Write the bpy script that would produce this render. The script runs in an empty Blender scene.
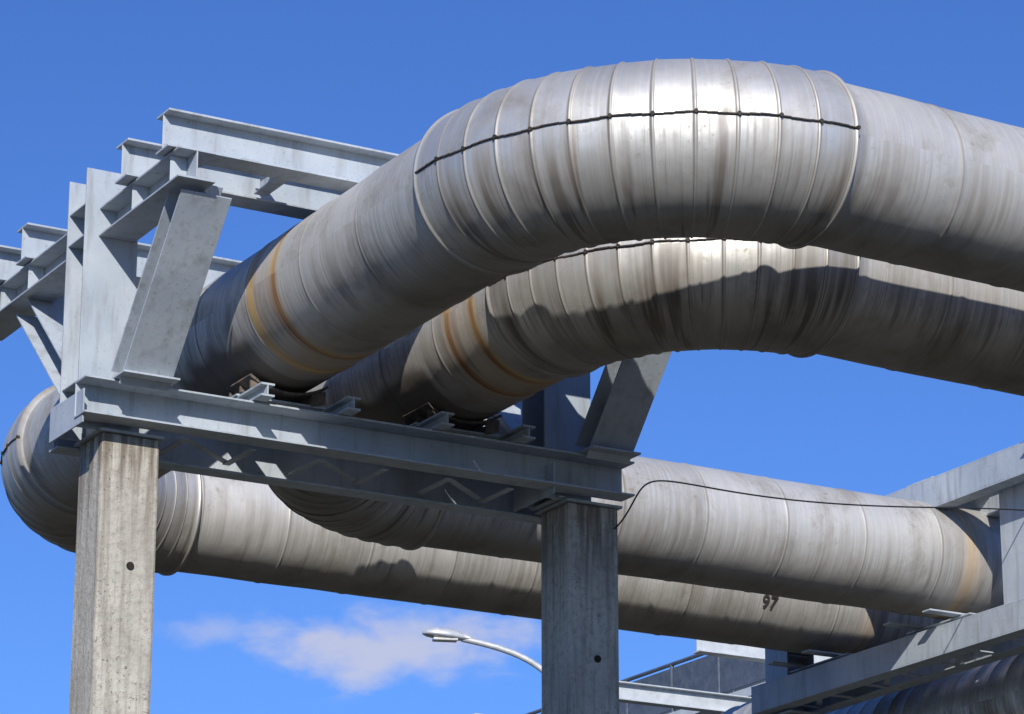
import bpy, math, random
from mathutils import Vector, noise
random.seed(7)
Z0=1.6
sc=bpy.context.scene
# ---------------------------------------------------------------- node helpers
def newmat(name):
    m=bpy.data.materials.new(name); m.use_nodes=True
    nt=m.node_tree; nt.nodes.clear()
    out=nt.nodes.new('ShaderNodeOutputMaterial'); b=nt.nodes.new('ShaderNodeBsdfPrincipled')
    nt.links.new(b.outputs[0],out.inputs[0]); return m,nt,b
def setin(nt,sock,v):
    if isinstance(v,bpy.types.NodeSocket): nt.links.new(v,sock)
    else: sock.default_value=v
def N(nt,t,**kw):
    n=nt.nodes.new(t)
    for k,v in kw.items(): setattr(n,k,v)
    return n
def math_(nt,op,a,b=None,c=None,clamp=False):
    n=N(nt,'ShaderNodeMath',operation=op,use_clamp=clamp)
    setin(nt,n.inputs[0],a)
    if b is not None: setin(nt,n.inputs[1],b)
    if c is not None: setin(nt,n.inputs[2],c)
    return n.outputs[0]
def vmul(nt,v,s):
    n=N(nt,'ShaderNodeVectorMath',operation='MULTIPLY'); setin(nt,n.inputs[0],v); n.inputs[1].default_value=s; return n.outputs[0]
def noise_(nt,vec,scale=1,detail=4,rough=.55,dist=0):
    n=N(nt,'ShaderNodeTexNoise'); nt.links.new(vec,n.inputs['Vector'])
    n.inputs['Scale'].default_value=scale; n.inputs['Detail'].default_value=detail
    n.inputs['Roughness'].default_value=rough; n.inputs['Distortion'].default_value=dist
    return n.outputs[0]
def mr(nt,v,a,b,c=0,d=1,smooth=False):
    n=N(nt,'ShaderNodeMapRange')
    if smooth: n.interpolation_type='SMOOTHSTEP'
    setin(nt,n.inputs[0],v)
    for i,x in enumerate((a,b,c,d)): n.inputs[i+1].default_value=x
    return n.outputs[0]
def mix(nt,f,a,b,bt='MIX'):
    n=N(nt,'ShaderNodeMix',data_type='RGBA',blend_type=bt)
    setin(nt,n.inputs[0],f); setin(nt,n.inputs[6],a); setin(nt,n.inputs[7],b); return n.outputs[2]
def col(r,g,b): return (r,g,b,1)
def bump(nt,b,h,strength,dist):
    n=N(nt,'ShaderNodeBump'); nt.links.new(h,n.inputs['Height']); n.inputs['Strength'].default_value=strength; n.inputs['Distance'].default_value=dist
    nt.links.new(n.outputs[0],b.inputs['Normal'])
# ---------------------------------------------------------------- materials
def cladding():
    m,nt,b=newmat('weathered_aluminium_cladding')
    uv=N(nt,'ShaderNodeUVMap',uv_map='UVMap').outputs[0]
    pn=N(nt,'ShaderNodeUVMap',uv_map='panel').outputs[0]
    sp=N(nt,'ShaderNodeSeparateXYZ'); nt.links.new(pn,sp.inputs[0]); rnd=sp.outputs[0]; elbow=sp.outputs[1]
    st=N(nt,'ShaderNodeAttribute',attribute_name='stain').outputs['Fac']
    ed=N(nt,'ShaderNodeAttribute',attribute_name='edge').outputs['Fac']
    geo=N(nt,'ShaderNodeNewGeometry'); sn=N(nt,'ShaderNodeSeparateXYZ'); nt.links.new(geo.outputs['Normal'],sn.inputs[0]); nz=sn.outputs[2]
    tc=N(nt,'ShaderNodeTexCoord').outputs['Object']
    fine=noise_(nt,vmul(nt,uv,(34,.7,1)),1,4,.7)
    med=noise_(nt,vmul(nt,uv,(8,.4,1)),1,3,.6,.1)
    blot=noise_(nt,vmul(nt,uv,(1.6,1.1,1)),1,5,.68,.4)
    big=noise_(nt,tc,1.0,4,.62)
    spk=noise_(nt,tc,13,3,.7)
    amt=mr(nt,elbow,0,1,.72,1)
    c=mix(nt,rnd,col(.50,.49,.465),col(.66,.645,.61))
    c=mix(nt,math_(nt,'MULTIPLY',mr(nt,fine,.48,.66),.55),c,col(.78,.755,.70))
    c=mix(nt,math_(nt,'MULTIPLY',mr(nt,big,.42,.7),.5),c,col(.70,.665,.60))
    c=mix(nt,math_(nt,'MULTIPLY',mr(nt,blot,.48,.66),.6),c,col(.30,.27,.225))
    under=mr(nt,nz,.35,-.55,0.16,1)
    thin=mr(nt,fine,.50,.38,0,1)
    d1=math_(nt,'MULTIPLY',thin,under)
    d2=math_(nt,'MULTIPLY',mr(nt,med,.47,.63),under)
    dirt_belly=math_(nt,'MULTIPLY',math_(nt,'MAXIMUM',math_(nt,'MULTIPLY',d1,.62),math_(nt,'MULTIPLY',d2,.85)),amt)
    dirt_belly=math_(nt,'MAXIMUM',dirt_belly,mr(nt,nz,-.5,-.96,0,.65))  # belly evenly darker the more the surface faces down, no streaks
    dirt_belly=math_(nt,'MAXIMUM',dirt_belly,math_(nt,'MULTIPLY',mr(nt,spk,.55,.72),mr(nt,blot,.35,.6,.08,.6)))
    dirt_belly=math_(nt,'MAXIMUM',dirt_belly,math_(nt,'MULTIPLY',ed,.85),clamp=False)
    dirt_belly=math_(nt,'MINIMUM',dirt_belly,.95)
    c=mix(nt,dirt_belly,c,mix(nt,big,col(.055,.043,.033),col(.15,.11,.075)))
    sn2=math_(nt,'MULTIPLY',st,mr(nt,fine,.35,.6,.55,1),clamp=True)
    c=mix(nt,sn2,c,mix(nt,mr(nt,med,.4,.65),col(.47,.31,.12),col(.20,.085,.035)))
    nt.links.new(c,b.inputs['Base Color'])
    met=math_(nt,'SUBTRACT',math_(nt,'SUBTRACT',mr(nt,elbow,0,1,.58,.72),math_(nt,'MULTIPLY',dirt_belly,.5)),math_(nt,'MULTIPLY',sn2,.7),clamp=True)
    nt.links.new(met,b.inputs['Metallic'])
    r=math_(nt,'ADD',mr(nt,blot,.3,.7,.42,.58),math_(nt,'MULTIPLY',dirt_belly,.25))
    r=math_(nt,'ADD',r,mr(nt,elbow,0,1,.10,0))
    nt.links.new(r,b.inputs['Roughness'])
    bump(nt,b,noise_(nt,tc,2.6,2,.5),.18,.05)
    return m
def steel():
    m,nt,b=newmat('grey_painted_steel')
    tc=N(nt,'ShaderNodeTexCoord').outputs['Object']
    n1=noise_(nt,tc,1.7,4,.6); n2=noise_(nt,vmul(nt,tc,(9,9,1.2)),1,4,.6); n3=noise_(nt,tc,30,3,.7)
    c=mix(nt,mr(nt,n1,.3,.7),col(.34,.385,.43),col(.45,.49,.53))
    c=mix(nt,math_(nt,'MULTIPLY',mr(nt,n2,.50,.72),.6),c,col(.22,.22,.215))
    c=mix(nt,math_(nt,'MULTIPLY',mr(nt,n3,.60,.74),.6),c,col(.17,.12,.09))
    nt.links.new(c,b.inputs['Base Color']); b.inputs['Roughness'].default_value=.5
    bump(nt,b,n3,.12,.01); return m
def rusty(name='rusty_dark_steel',a=(.03,.027,.025),c2=(.10,.06,.04)):
    m,nt,b=newmat(name)
    tc=N(nt,'ShaderNodeTexCoord').outputs['Object']
    n1=noise_(nt,tc,9,5,.7); c=mix(nt,mr(nt,n1,.4,.65),col(*a),col(*c2))
    nt.links.new(c,b.inputs['Base Color']); b.inputs['Roughness'].default_value=.8; bump(nt,b,n1,.4,.02); return m
def concrete():
    m,nt,b=newmat('cast_concrete')
    tc=N(nt,'ShaderNodeTexCoord').outputs['Object']
    sp=N(nt,'ShaderNodeSeparateXYZ'); nt.links.new(tc,sp.inputs[0]); z=sp.outputs[2]
    n1=noise_(nt,tc,1.7,5,.65); n2=noise_(nt,tc,16,5,.7); n3=noise_(nt,vmul(nt,tc,(13,13,.8)),1,5,.65); n4=noise_(nt,tc,34,3,.72)
    c=mix(nt,mr(nt,n1,.3,.7),col(.37,.345,.295),col(.55,.515,.445))
    c=mix(nt,math_(nt,'MULTIPLY',mr(nt,n3,.47,.66),.75),c,col(.22,.195,.16))
    c=mix(nt,math_(nt,'MULTIPLY',mr(nt,n2,.48,.70),.6),c,col(.22,.19,.15))
    drip=math_(nt,'MULTIPLY',mr(nt,z,8.5,9.5,0,1,True),mr(nt,n3,.40,.58))
    c=mix(nt,math_(nt,'MULTIPLY',drip,.75),c,col(.13,.10,.07))
    pit=math_(nt,'MULTIPLY',mr(nt,n4,.64,.69),mr(nt,n1,.38,.55))
    c=mix(nt,math_(nt,'MULTIPLY',pit,.75),c,col(.09,.08,.065))
    nt.links.new(c,b.inputs['Base Color']); b.inputs['Roughness'].default_value=.9
    h=math_(nt,'SUBTRACT',math_(nt,'MULTIPLY',n2,.8),pit); bump(nt,b,h,.7,.02); return m
def plain(name,c1,c2,scale,rough,metal=0,bs=.2):
    m,nt,b=newmat(name); tc=N(nt,'ShaderNodeTexCoord').outputs['Object']
    n=noise_(nt,tc,scale,4,.65); nt.links.new(mix(nt,mr(nt,n,.35,.65),col(*c1),col(*c2)),b.inputs['Base Color'])
    b.inputs['Roughness'].default_value=rough; b.inputs['Metallic'].default_value=metal; bump(nt,b,n,bs,.02); return m
M_CL=cladding(); M_ST=steel(); M_CO=concrete()
M_SEAM=rusty('seam_sealant',(.02,.018,.016),(.06,.045,.035))
M_SAD=rusty('grimy_saddle_steel',(.08,.075,.07),(.20,.15,.11))
M_ASP=plain('asphalt',(.04,.04,.042),(.065,.063,.06),40,.9)
M_KERB=plain('kerb_concrete',(.3,.29,.27),(.4,.39,.36),12,.9)
M_PAINT=plain('road_paint',(.6,.6,.58),(.8,.8,.78),15,.7)
M_BLACK=plain('black_rubber',(.012,.012,.012),(.02,.02,.02),20,.6)
M_GALV=plain('galvanised_steel',(.45,.46,.47),(.6,.61,.62),8,.45,.3)
M_GLASS=plain('lamp_diffuser',(.55,.55,.5),(.65,.65,.6),8,.25)
M_BLUE=plain('blue_grey_paint',(.06,.075,.10),(.10,.12,.15),5,.5)
M_LIGHT=plain('pale_grey_paint',(.40,.43,.46),(.52,.55,.57),5,.5)
M_HOLE=plain('dark_recess',(.01,.009,.008),(.03,.018,.01),20,.9)
# ---------------------------------------------------------------- mesh builder
class MB:
    def __init__(s): s.v=[]; s.f=[]
    def obox(s,c,a,b,d):
        c=Vector(c);a=Vector(a);b=Vector(b);d=Vector(d); i=len(s.v)
        for sx in(-1,1):
            for sy in(-1,1):
                for sz in(-1,1): s.v.append(c+a*sx+b*sy+d*sz)
        q=[(0,1,3,2),(4,6,7,5),(0,4,5,1),(2,3,7,6),(0,2,6,4),(1,5,7,3)]
        if a.cross(b).dot(d)<0: q=[t[::-1] for t in q]
        s.f+= [tuple(i+k for k in t) for t in q]
    def box(s,x0,x1,y0,y1,z0,z1):
        s.obox(((x0+x1)/2,(y0+y1)/2,(z0+z1)/2),((x1-x0)/2,0,0),(0,(y1-y0)/2,0),(0,0,(z1-z0)/2))
    def beam(s,p0,p1,h,w,tf=.018,tw=.012,up=(0,0,1),kind='I'):
        p0=Vector(p0);p1=Vector(p1); d=(p1-p0); L=d.length/2; d.normalize(); up=Vector(up); side=d.cross(up).normalized(); up=side.cross(d).normalized(); c=(p0+p1)/2
        s.obox(c+up*(h/2-tf/2),d*L,side*(w/2),up*(tf/2))
        s.obox(c-up*(h/2-tf/2),d*L,side*(w/2),up*(tf/2))
        off={'I':0,'C+':w/2-tw/2,'C-':-(w/2-tw/2)}[kind]
        s.obox(c+side*off,d*(L-.001),side*(tw/2),up*(h/2-tf))
    def cyl(s,p0,p1,r,n=12,r1=None):
        p0=Vector(p0);p1=Vector(p1); d=(p1-p0).normalized(); a=d.orthogonal().normalized(); b=d.cross(a); i=len(s.v); r1=r1 or r
        for k in range(n):
            t=2*math.pi*k/n; s.v.append(p0+(a*math.cos(t)+b*math.sin(t))*r)
        for k in range(n):
            t=2*math.pi*k/n; s.v.append(p1+(a*math.cos(t)+b*math.sin(t))*r1)
        for k in range(n): s.f.append((i+k,i+(k+1)%n,i+n+(k+1)%n,i+n+k))
        s.f.append(tuple(i+k for k in range(n))[::-1]); s.f.append(tuple(i+n+k for k in range(n)))
    def make(s,name,mat,parent=None,bevel=0,smooth=False):
        me=bpy.data.meshes.new(name); me.from_pydata([(v.x,v.y,v.z+Z0) for v in s.v],[],s.f); me.materials.append(mat)
        o=bpy.data.objects.new(name,me); sc.collection.objects.link(o)
        if parent: o.parent=parent
        if bevel:
            b=o.modifiers.new('bevel','BEVEL'); b.width=bevel; b.segments=2; b.limit_method='ANGLE'
        if smooth:
            for p in me.polygons: p.use_smooth=True
        return o
def empty(name):
    o=bpy.data.objects.new(name,None); sc.collection.objects.link(o); return o
# ---------------------------------------------------------------- pipeline sweep
SKEW=.035
def pipeline(name,XM,YF,YB,RF,RB,xe,zc,r,stainf,gores=12,seed=1):
    rng=random.Random(seed)
    st=[] # (s,pos,tan,r_off,panel,elbow,edge)
    s=0.0; pid=0
    def straight(p0,p1,step=.12):
        nonlocal s,pid
        p0=Vector(p0);p1=Vector(p1);L=(p1-p0).length;t=(p1-p0)/L
        npan=max(1,round(L/1.05)); pl=L/npan
        for i in range(npan):
            us=[(0.0,0,.25),(.010,.007,.6),(.020,0,.6),(.04,0,0)]
            n=int((pl-.07)/step)
            for k in range(1,n): us.append((.05+(pl-.07)*k/n,0,0))
            us.append((pl-.012,0,0))
            for u,off,e in us:
                d=i*pl+u
                st.append((s+d,p0+t*d,t,off,pid,0,e))
            pid+=1
        s+=L
    def arc(c,R,a0,a1):
        nonlocal s,pid
        for i in range(gores):
            g0=a0+(a1-a0)*i/gores; g1=a0+(a1-a0)*(i+1)/gores; gl=abs(g1-g0)*R
            pa=Vector((c[0]+R*math.cos(g0),c[1]+R*math.sin(g0),0)); pb=Vector((c[0]+R*math.cos(g1),c[1]+R*math.sin(g1),0))
            ext=.040+rng.uniform(-.003,.003)
            for u,kind in ((0,0),(.03,1),(.06,2),(.11,2),(.3,2),(.5,2),(.7,2),(.9,2),(.955,3),(.98,3)):
                g=g0+(g1-g0)*u; pos=pa.lerp(pb,u)
                sg=1 if a1>a0 else -1
                t=Vector((-math.sin(g)*sg,math.cos(g)*sg,0))
                off={0:.050,1:.048,2:ext,3:ext+.001}[kind]
                if i==0 and u==0: off=.060
                st.append((s+gl*u,pos,t,off,pid,1,{0:.45,1:.25,2:1.0 if u==.06 else 0,3:.65 if u==.98 else 0}[kind]))
            pid+=1; s+=gl
        t=Vector((-math.sin(a1)*sg,math.cos(a1)*sg,0))
        pe=Vector((c[0]+R*math.cos(a1),c[1]+R*math.sin(a1),0))
        st.append((s,pe,t,.058,pid,1,0)); st.append((s+.03,pe+t*.03,t,.055,pid,1,.3)); st.append((s+.034,pe+t*.034,t,.0,pid,0,.9))
        s+=.06
        return pe+t*.06
    straight((xe,YF+(xe-XM-RF)*SKEW,0),(XM+RF,YF,0))
    p=arc((XM+RF,YF+RF),RF,-math.pi/2,-math.pi)
    straight(p,(XM,YB-RB,0),.04)
    p=arc((XM+RB,YB-RB),RB,math.pi,math.pi/2)
    straight(p,(xe+6,YB,0))
    n=112; verts=[];stn=[];edg=[]
    for (sv,pos,t,off,pd,e,eg) in st:
        nl=Vector((-t.y,t.x,0))
        for k in range(n):
            ph=2*math.pi*k/n; dirv=nl*math.cos(ph)+Vector((0,0,math.sin(ph)))
            q=pos+Vector((0,0,zc))
            w=q+dirv*r
            dn=noise.noise(w*1.3)*.008+noise.noise(w*2.6+Vector((pd*3.7,0,0)))*.003
            w=q+dirv*(r+off+dn)
            verts.append((w.x,w.y,w.z+Z0)); stn.append(stainf(w.x,w.y,w.z-zc))
            grime=0
            if abs(w.x-XM)<.9 and 24.6<w.y<26.4:
                zz=w.z-zc
                grime=max(0,min(1,(-.24-zz)/.12+noise.noise(w*4)*.9))*max(0,min(1,(w.y-24.66)/.08))*max(0,min(1,(26.3-w.y)/.2))
            edg.append(max(eg,grime))
    faces=[];uvs=[];pns=[]
    prnd={}
    for i in range(len(st)-1):
        a,b=st[i],st[i+1]
        if a[4] not in prnd: prnd[a[4]]=rng.random()
        pr=prnd[a[4]]
        for k in range(n):
            k2=(k+1)%n
            faces.append((i*n+k,i*n+k2,(i+1)*n+k2,(i+1)*n+k))
            v0=k/n*2*math.pi*r; v1=(k+1)/n*2*math.pi*r
            uvs+= [a[0],v0,a[0],v1,b[0],v1,b[0],v0]
            pns+= [pr,a[5]]*4
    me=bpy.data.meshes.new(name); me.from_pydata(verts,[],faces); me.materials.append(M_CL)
    l=me.uv_layers.new(name='UVMap'); l.data.foreach_set('uv',uvs)
    l=me.uv_layers.new(name='panel'); l.data.foreach_set('uv',pns)
    at=me.attributes.new('stain','FLOAT','POINT'); at.data.foreach_set('value',stn)
    at=me.attributes.new('edge','FLOAT','POINT'); at.data.foreach_set('value',edg)
    me.polygons.foreach_set('use_smooth',[True]*len(faces))
    o=bpy.data.objects.new(name,me); sc.collection.objects.link(o)
    sm=MB(); scr=MB()
    for (c,R,a0,a1) in (((XM+RF,YF+RF),RF,-math.pi/2,-math.pi),((XM+RB,YB-RB),RB,math.pi,math.pi/2)):
        m=gores*4
        for i in range(m):
            g0=a0+(a1-a0)*i/m; g1=a0+(a1-a0)*(i+1)/m; Ro=R+r+.046
            z=zc+.02+.006*math.sin(i*.9)
            pa=Vector((c[0]+Ro*math.cos(g0),c[1]+Ro*math.sin(g0),z)); pb=Vector((c[0]+Ro*math.cos(g1),c[1]+Ro*math.sin(g1),z))
            d=pb-pa; rad=Vector((math.cos(g0),math.sin(g0),0))
            sm.obox((pa+pb)/2,d*.5,(0,0,.0055),rad*.008)
            if i%4==0: scr.cyl(pa-rad*.01,pa+rad*.020,.018,8)
    sm.make('lap_seam',M_SEAM,o); scr.make('screws',M_SEAM,o)
    return o
def g(x,s): return math.exp(-(x/s)**2)
XA,XB=11.9,13.68
YA,YB=19.47,21.68
def stainA(x,y,z):
    v=0
    if abs(x-XA)<.9 and 22<y<28: v+=1.2*g(y-24.42,.065)+1.15*g(y-23.98,.065)+.32*g(y-24.2,.3)
    if y<21.5: v+=.55*g(x-16.3,.3)*(1 if z>.1 else .35)
    if y>30: v+=.6*g(x-22.6,.12)
    return v
def stainB(x,y,z):
    v=0
    if abs(x-XB)<.9 and 22.5<y<28: v+=1.2*g(y-24.12,.065)+1.15*g(y-23.68,.065)+.32*g(y-23.9,.3)
    if 28<y<30.5: v+=.85*g(x-22.25,.10)
    return v
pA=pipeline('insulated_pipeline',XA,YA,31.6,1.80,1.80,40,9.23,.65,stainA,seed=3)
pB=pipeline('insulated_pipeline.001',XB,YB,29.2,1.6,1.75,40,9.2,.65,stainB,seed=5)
tcu=bpy.data.curves.new('painted_number','FONT'); tcu.body='97'; tcu.size=.22; tcu.align_x='CENTER'; tcu.align_y='CENTER'; tcu.extrude=.003; tcu.offset=.002
tcu.materials.append(M_SEAM); to=bpy.data.objects.new('painted_number',tcu); sc.collection.objects.link(to)
ph=math.radians(24); to.location=(21.1,31.6-.668*math.cos(ph),9.23-.668*math.sin(ph)+Z0); to.rotation_euler=(math.pi/2+ph,0,0); to.parent=pA
# ---------------------------------------------------------------- rack 1
rack=empty('pipe_rack')
stl=MB()
colx=(10.4,15.03)
for x0 in colx:
    c=MB(); c.box(x0-.27,x0+.27,24.93,25.45,-1.6,7.90); c.make('concrete_column',M_CO,rack,.025)
    hz=6.75 if x0<12 else 6.45
    c=MB(); c.cyl((x0+.03,24.92,hz),(x0+.03,24.936,hz),.035,16); c.make('tie_hole',M_HOLE,rack)
    c=MB(); c.box(x0-.6,x0+.6,24.6,25.8,-1.6,-1.35); c.make('footing',M_CO,rack,.03)
    stl.box(x0-.3,x0+.3,24.9,25.5,7.902,7.925)
    px=x0-.23
    stl.box(px-.25,px+.25,25.0,25.02,7.93,10.3)
    stl.box(px-.25,px+.25,25.40,25.42,7.93,10.3)
    stl.box(px-.008,px+.008,25.021,25.399,7.93,10.298)
    for z in (8.35,9.68,9.97): stl.box(px-.24,px-.01,25.022,25.398,z,z+.014)
    stl.box(px-.30,px-.285,24.75,25.5,7.90,8.20)
    ex=x0-.18
    stl.beam((ex,23.3,9.815),(ex,24.998,9.815),.27,.34)
    stl.beam((ex,25.422,9.815),(ex,28.2,9.815),.27,.34)
    for y in (23.5,24.3,26.7,27.4):
        stl.box(ex-.16,ex-.01,y-.006,y+.006,9.70,9.93)
    ax=x0-.03
    stl.beam((ax,24.72,8.33),(ax,23.52,9.70),.26,.46,up=(0,-1,-.8))
    stl.beam((ax,25.62,8.33),(ax,27.1,9.70),.26,.46,up=(0,1,-.8))
    stl.box(ax-.26,ax+.26,24.45,24.94,8.302,8.32)
    stl.box(ax-.26,ax+.26,25.46,25.9,8.302,8.32)
    for k in range(4):
        for yy in (24.55,24.86): stl.cyl((ax-.2+.133*k,yy,8.32),(ax-.2+.133*k,yy,8.35),.018,6)
stl.beam((9.86,24.80,8.135),(15.33,24.80,8.135),.33,.24,kind='C-')
stl.beam((9.95,25.60,8.075),(15.25,25.60,8.075),.40,.20)
xs=[10.9,11.55,12.2,12.85,13.5,14.15,14.7]
for i,x in enumerate(xs):
    stl.box(x-.035,x+.035,24.93,25.495,7.935,7.947)
    if i<len(xs)-1 and i%2==0:
        p0=Vector((x,24.95,7.955));p1=Vector((xs[i+1],25.48,7.955)); d=(p1-p0); sd=d.cross(Vector((0,0,1))).normalized()
        stl.obox((p0+p1)/2,d*.5,sd*.035,(0,0,.005))
for y in (23.5,24.3,26.7,27.4):
    xa=9.98 if y in(23.5,26.7) else 9.95
    stl.beam((xa,y,10.13),(15.5,y,10.13),.34,.26,tf=.02)
for x in (11.2,12.6,14.0):
    stl.beam((x,23.64,10.1),(x,24.16,10.1),.2,.12)
    stl.beam((x,26.84,10.1),(x,27.26,10.1),.2,.12)
stl.box(11.3,12.6,24.25,24.75,10.305,10.33)
stl.make('steel_frame',M_ST,rack,.0025)
sd=MB(); sl=MB()
for X in (XA,XB):
    for dx in(-.42,.42): sl.beam((X+dx,24.5,8.365),(X+dx,25.8,8.365),.12,.13)
    m=12
    for i in range(m):
        a=math.radians(-124+68*(i+.5)/m)
        sd.obox((X+.685*math.cos(a),25.2,9.2+.685*math.sin(a)),Vector((-math.sin(a)*.036,0,math.cos(a)*.036)),(0,.25,0),Vector((math.cos(a)*.012,0,math.sin(a)*.012)))
    for dy in (-.22,0,.22):
        for sx in(-1,1): sd.obox((X+sx*.30,25.2+dy,8.51),(.07,0,.02*sx),(0,.01,0),(0,0,.06))
    sl.box(X-.5,X+.5,24.98,25.45,8.427,8.445)
sl.make('sleeper_beams',M_ST,rack); sd.make('pipe_saddles',M_SAD,rack)
# ---------------------------------------------------------------- other racks (perpendicular to the lines)
def rack2(nm,X,ys,y0,y1,upper,post_ys,pipes):
    e=empty(nm); s=MB()
    for y in ys:
        c=MB(); c.box(X+.1,X+.6,y-.25,y+.25,-1.6,7.96); c.make('concrete_column',M_CO,e,.02)
        s.box(X+.05,X+.65,y-.3,y+.3,7.962,7.99)
    s.beam((X,y0,8.19),(X,y1,8.19),.34,.22,kind='C-')
    s.beam((X+.7,y0,8.22),(X+.7,y1,8.22),.28,.22)
    s.box(X-.1,X+.8,y1+.002,y1+.016,8.0,8.37)
    y=y0+.4; k=0
    while y<y1-.3:
        s.box(X+.115,X+.585,y-.035,y+.035,8.085,8.1)
        if k%2==0:
            p0=Vector((X+.12,y,8.11));p1=Vector((X+.58,min(y+.7,y1),8.11)); d=p1-p0; sdv=d.cross(Vector((0,0,1))).normalized()
            s.obox((p0+p1)/2,d*.5,sdv*.035,(0,0,.005))
        y+=.7;k+=1
    for y in post_ys:
        s.box(X+.1,X+.12,y-.24,y+.24,8.362,10.2); s.box(X+.48,X+.5,y-.24,y+.24,8.362,10.2); s.box(X+.121,X+.479,y-.006,y+.006,8.362,10.19)
        for z in (8.7,9.0,9.35): s.box(X+.122,X+.478,y-.22,y-.008,z,z+.015)
    if upper:
        s.beam((X-.12,upper[0],9.88),(X-.12,upper[1],9.88),.36,.2,kind='C-')
        s.beam((X+.62,upper[0],9.88),(X+.62,upper[1],9.88),.36,.2)
        for y in upper[2]: s.beam((X-.4,y,10.17),(X+3.5,y,10.17),.2,.22)
        s.box(X-.05,X+.55,28.6,29.6,10.065,10.085)
        s.beam((X+.1,29.0,10.12),(X+.1,29.5,10.12),.06,.3)
    for y in pipes:
        for dx in (.15,.55): s.beam((X+dx,y-.6,8.42),(X+dx,y+.6,8.42),.11,.12)
        s.box(X-.35,X+1.1,y-.45,y-.3,8.48,8.5)
        s.box(X-.35,X+1.1,y+.3,y+.45,8.48,8.5)
    s.make('steel_frame',M_ST,e,.0025)
    return e
rack2('pipe_rack.001',22.1,(26.3,32.45),25.6,32.75,(23.5,30.05,(26.75,)),(27.75,32.5),(29.2,31.6))
rack2('pipe_rack.002',26.0,(18.4,23.6),17.8,24.2,None,(18.4,23.6),(20.0,22.1))
rack2('pipe_rack.003',33.0,(27.9,33.2),27.3,33.9,None,(27.9,33.2),(29.2,31.6))
def lowpipe(name,pts,r):
    pts=[Vector(p) for p in pts]; n=64; verts=[];faces=[];uvs=[];pns=[];S=0;st=[];edg=[]
    for i in range(len(pts)-1):
        a,b=pts[i],pts[i+1]; L=(b-a).length; t=(b-a).normalized()
        if i>0: t0=((pts[i]-pts[i-1]).normalized()+t).normalized()
        else: t0=t
        for u,off,e in ((0,.016,.3),(.012,.016,.3),(.02,.002,.9),(.04,0,0)):
            st.append((S+u,a+t*u,t0,off,i,e))
        st.append((S+L-.02,b-t*.02,t,.0,i,0)); S+=L
    st.append((S,pts[-1],t,.016,len(pts),0))
    for (s_,p,t,off,i,e) in st:
        nl=Vector((0,0,1)).cross(t).normalized(); upv=t.cross(nl)
        for k in range(n):
            a=2*math.pi*k/n; w=p+(nl*math.cos(a)+upv*math.sin(a))*(r+off); verts.append((w.x,w.y,w.z+Z0)); edg.append(e)
    rr=[random.random() for _ in range(len(pts)+1)]
    for i in range(len(st)-1):
        for k in range(n):
            k2=(k+1)%n; faces.append((i*n+k,i*n+k2,(i+1)*n+k2,(i+1)*n+k))
            v0=k/n*6.283*r;v1=(k+1)/n*6.283*r; uvs+=[st[i][0],v0,st[i][0],v1,st[i+1][0],v1,st[i+1][0],v0]; pns+=[rr[st[i][4]],1]*4
    me=bpy.data.meshes.new(name); me.from_pydata(verts,[],faces); me.materials.append(M_CL)
    me.uv_layers.new(name='UVMap').data.foreach_set('uv',uvs); me.uv_layers.new(name='panel').data.foreach_set('uv',pns)
    at=me.attributes.new('stain','FLOAT','POINT'); at.data.foreach_set('value',[0.0]*len(verts))
    at=me.attributes.new('edge','FLOAT','POINT'); at.data.foreach_set('value',edg)
    me.polygons.foreach_set('use_smooth',[True]*len(faces))
    o=bpy.data.objects.new(name,me); sc.collection.objects.link(o)
lowpipe('insulated_pipeline.002',[(23.75,20+.33*i,7.75) for i in range(52)],.60)
lowpipe('insulated_pipeline.003',[(26.2,36.2+.33*i,9.15) for i in range(10)]+[(26.2+.03*k*k,39.5+.25*k,9.15-.03*k*k) for k in range(1,9)],.55)
# ---------------------------------------------------------------- service walkway (distant)
w=empty('service_walkway'); a=MB(); b=MB(); c=MB()
for x in (28.0,29.2):
    a.cyl((x,37,11.45),(x,51,11.45),.035,8)
    y=37
    while y<51.1: a.cyl((x,y,10.6),(x,y,11.45),.035,8); y+=1.4
    c.box(x-.015,x+.015,37,51,10.70,11.38)
b.box(27.9,29.3,37,51,10.48,10.62)
for y in (38,41.4,44.6,47.8): b.beam((24.6,y,10.25),(31,y,10.25),.28,.2)
for y in (38,50):
    for x in (28.0,29.2): b.box(x-.12,x+.12,y-.12,y+.12,-1.6,10.1)
a.make('railings',M_BLUE,w); b.make('deck_and_posts',M_LIGHT,w); c.make('infill_panels',M_BLUE,w)
# ---------------------------------------------------------------- street lamp
def curve(name,pts,r,mat,parent=None,radii=None):
    cu=bpy.data.curves.new(name,'CURVE'); cu.dimensions='3D'; cu.bevel_depth=r; cu.bevel_resolution=4; cu.resolution_u=12
    sp=cu.splines.new('NURBS'); sp.points.add(len(pts)-1); sp.order_u=4; sp.use_endpoint_u=True
    for i,p in enumerate(pts):
        sp.points[i].co=(p[0],p[1],p[2]+Z0,1); sp.points[i].radius=radii[i] if radii else 1
    cu.materials.append(mat); o=bpy.data.objects.new(name,cu); sc.collection.objects.link(o); o.parent=parent; return o
lamp=empty('street_lamp')
bx,by=28.68,48.28
curve('pole',[(bx,by,-1.6),(bx,by,4),(bx,by,9),(bx,by,10.8)],.09,M_GALV,lamp,[1.5,1.2,.9,.7])
dv=Vector((-2.0,.7,0)).normalized()
def L(d,z): return (bx+dv.x*d,by+dv.y*d,z)
curve('arm',[L(0,10.7),L(0,11.3),L(.15,11.85),L(.7,12.4),L(1.4,12.62),L(2.0,12.72)],.055,M_GALV,lamp)
h=MB(); up=Vector((0,0,1)); sdv=dv.cross(up)
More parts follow.
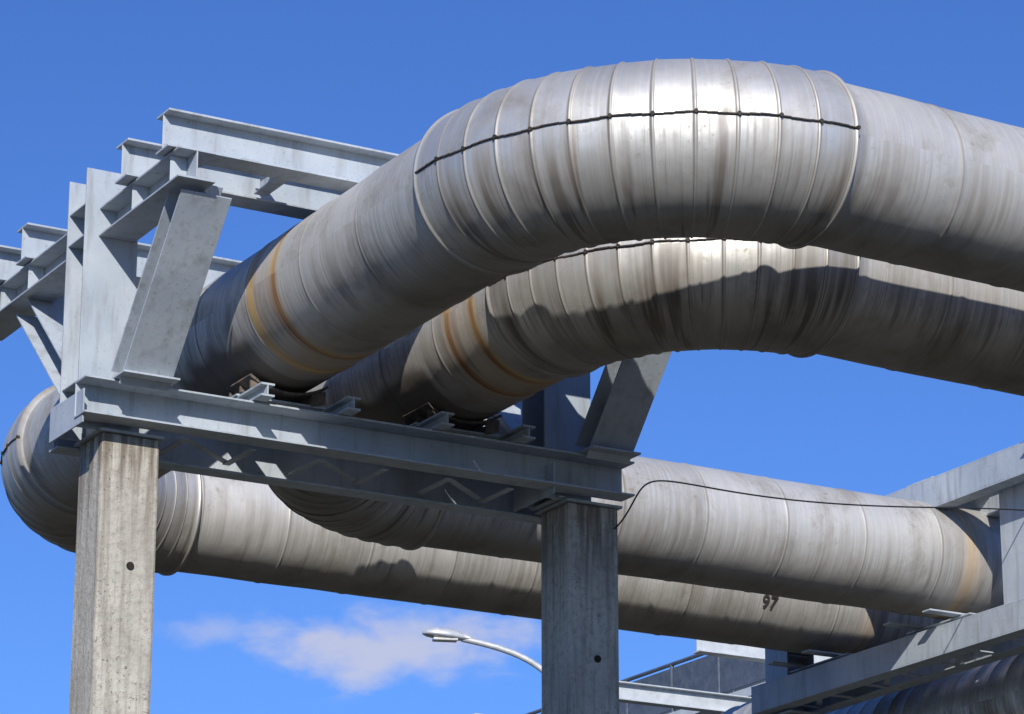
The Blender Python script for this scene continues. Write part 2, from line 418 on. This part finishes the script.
prof=[(1.85,.05,.05),(2.0,.11,.10),(2.2,.16,.14),(2.45,.18,.13),(2.62,.13,.09),(2.7,.04,.04)]
rings=[]
for (d,wd,ht) in prof:
    base=Vector(L(d,12.71+.08*(d-1.7))); i0=len(h.v); rings.append(i0)
    for k in range(16):
        t=2*math.pi*k/16; zz=math.sin(t)*ht; zz=zz if zz>0 else zz*.45
        h.v.append(base+sdv*(math.cos(t)*wd)+up*zz)
for a0,a1 in zip(rings,rings[1:]):
    for k in range(16): h.f.append((a0+k,a0+(k+1)%16,a1+(k+1)%16,a1+k))
h.f.append(tuple(rings[0]+k for k in range(16))); h.f.append(tuple(rings[-1]+k for k in range(16)))
h.make('head',M_GALV,lamp,smooth=True)
gl=MB(); gl.obox(Vector(L(2.3,12.69)),dv*.22,sdv*.1,up*.025); gl.make('diffuser',M_GLASS,lamp,.02)
# ---------------------------------------------------------------- cable
curve('power_cable',[(15.25,24.92,7.70),(15.34,24.86,7.80),(15.50,24.9,8.12),(15.75,25.0,8.29),(16.6,25.3,8.36),(18,25.9,8.56),(20,26.7,8.95),(22.1,27.4,9.40),(24,28.1,9.7)],.008,M_BLACK)
# ---------------------------------------------------------------- ground
def sheet(name,x0,x1,y0,y1,z,mat):
    m=MB(); m.v=[Vector((x0,y0,z)),Vector((x1,y0,z)),Vector((x1,y1,z)),Vector((x0,y1,z))]; m.f=[(0,1,2,3)]; return m.make(name,mat)
m,nt,b=newmat('gravel_and_dry_grass'); tc=N(nt,'ShaderNodeTexCoord').outputs['Object']
n1=noise_(nt,tc,.12,4,.6); n2=noise_(nt,tc,6,4,.7)
c=mix(nt,mr(nt,n2,.3,.7),col(.055,.048,.039),col(.12,.107,.086)); c=mix(nt,mr(nt,n1,.45,.6),c,mix(nt,n2,col(.035,.045,.018),col(.08,.08,.035)))
nt.links.new(c,b.inputs['Base Color']); b.inputs['Roughness'].default_value=1; bump(nt,b,n2,.6,.05)
sheet('ground',-3000,3000,-3000,3000,-1.6,m)
sheet('road',-200,300,8,15,-1.596,M_ASP)
k=MB(); k.box(-200,300,7.8,8,-1.6,-1.47); k.box(-200,300,15,15.2,-1.6,-1.47); k.make('kerb',M_KERB,None,.02)
k=MB(); x=-60
while x<120: k.box(x,x+3,11.44,11.56,-1.596,-1.590); x+=6
k.make('road_marking',M_PAINT)
# ---------------------------------------------------------------- world
SUN_EL=math.radians(28.5); SUN_AZ=math.radians(29)
wd=bpy.data.worlds.new('World'); sc.world=wd; wd.use_nodes=True; nt=wd.node_tree; nt.nodes.clear()
out=nt.nodes.new('ShaderNodeOutputWorld'); bg=nt.nodes.new('ShaderNodeBackground'); nt.links.new(bg.outputs[0],out.inputs[0])
sky=N(nt,'ShaderNodeTexSky',sky_type='NISHITA'); sky.sun_disc=False; sky.sun_elevation=SUN_EL; sky.sun_rotation=math.pi+SUN_AZ
sky.ozone_density=3.0; sky.dust_density=.3; sky.air_density=1.0
dirv=N(nt,'ShaderNodeTexCoord').outputs['Generated']
skc=mix(nt,1.0,sky.outputs[0],col(.47,.74,1.30),'MULTIPLY')
def cloud(cx,cy,cz,hw,hh):
    s=N(nt,'ShaderNodeVectorMath',operation='SUBTRACT'); nt.links.new(dirv,s.inputs[0]); s.inputs[1].default_value=(cx,cy,cz)
    d=N(nt,'ShaderNodeVectorMath',operation='DOT_PRODUCT'); nt.links.new(s.outputs[0],d.inputs[0]); d.inputs[1].default_value=(.8695,-.494,0)
    x=math_(nt,'DIVIDE',d.outputs['Value'],hw)
    sp=N(nt,'ShaderNodeSeparateXYZ'); nt.links.new(s.outputs[0],sp.inputs[0]); y=math_(nt,'DIVIDE',sp.outputs[2],hh)
    r=math_(nt,'SQRT',math_(nt,'ADD',math_(nt,'MULTIPLY',x,x),math_(nt,'MULTIPLY',y,y)))
    nn=noise_(nt,vmul(nt,s.outputs[0],(1,1,2.0)),42,6,.55,.2)
    v=math_(nt,'SUBTRACT',mr(nt,nn,.25,.75,.15,1.5),r)
    return mr(nt,v,-.45,.8,0,1,True)
c1=cloud(.4495,.8655,.2205,.042,.0115); c2=cloud(.3999,.8886,.2246,.013,.0045)
cm=math_(nt,'MULTIPLY',math_(nt,'MAXIMUM',c1,math_(nt,'MULTIPLY',c2,.5)),.78)
sp=N(nt,'ShaderNodeSeparateXYZ'); nt.links.new(dirv,sp.inputs[0])
nn=noise_(nt,vmul(nt,dirv,(1,1,4)),3.5,5,.6,.2)
low=math_(nt,'MULTIPLY',mr(nt,nn,.5,.68),mr(nt,sp.outputs[2],.17,.10,0,1,True))
cm=math_(nt,'MAXIMUM',cm,math_(nt,'MULTIPLY',low,.7))
fin=mix(nt,cm,skc,col(5.9,5.9,6.9))
nt.links.new(fin,bg.inputs[0]); bg.inputs[1].default_value=.105
sun=bpy.data.lights.new('sun','SUN'); sun.energy=5.0; sun.angle=math.radians(.5); sun.color=(1,.96,.89)
so=bpy.data.objects.new('sun',sun); sc.collection.objects.link(so)
dl=Vector((math.sin(SUN_AZ)*math.cos(SUN_EL),math.cos(SUN_AZ)*math.cos(SUN_EL),-math.sin(SUN_EL)))
so.rotation_euler=dl.to_track_quat('-Z','Y').to_euler()
# ---------------------------------------------------------------- camera
cam=bpy.data.cameras.new('camera'); cam.sensor_width=36; cam.lens=3250/1024*36; cam.clip_end=8000
co=bpy.data.objects.new('camera',cam); sc.collection.objects.link(co); co.location=(0,0,Z0)
A=math.radians(29.6); T=math.radians(17.8)
F=Vector((math.cos(T)*math.sin(A),math.cos(T)*math.cos(A),math.sin(T)))
co.rotation_euler=F.to_track_quat('-Z','Y').to_euler()
sc.camera=co
sc.view_settings.view_transform='Standard'; sc.view_settings.look='None'; sc.view_settings.exposure=0
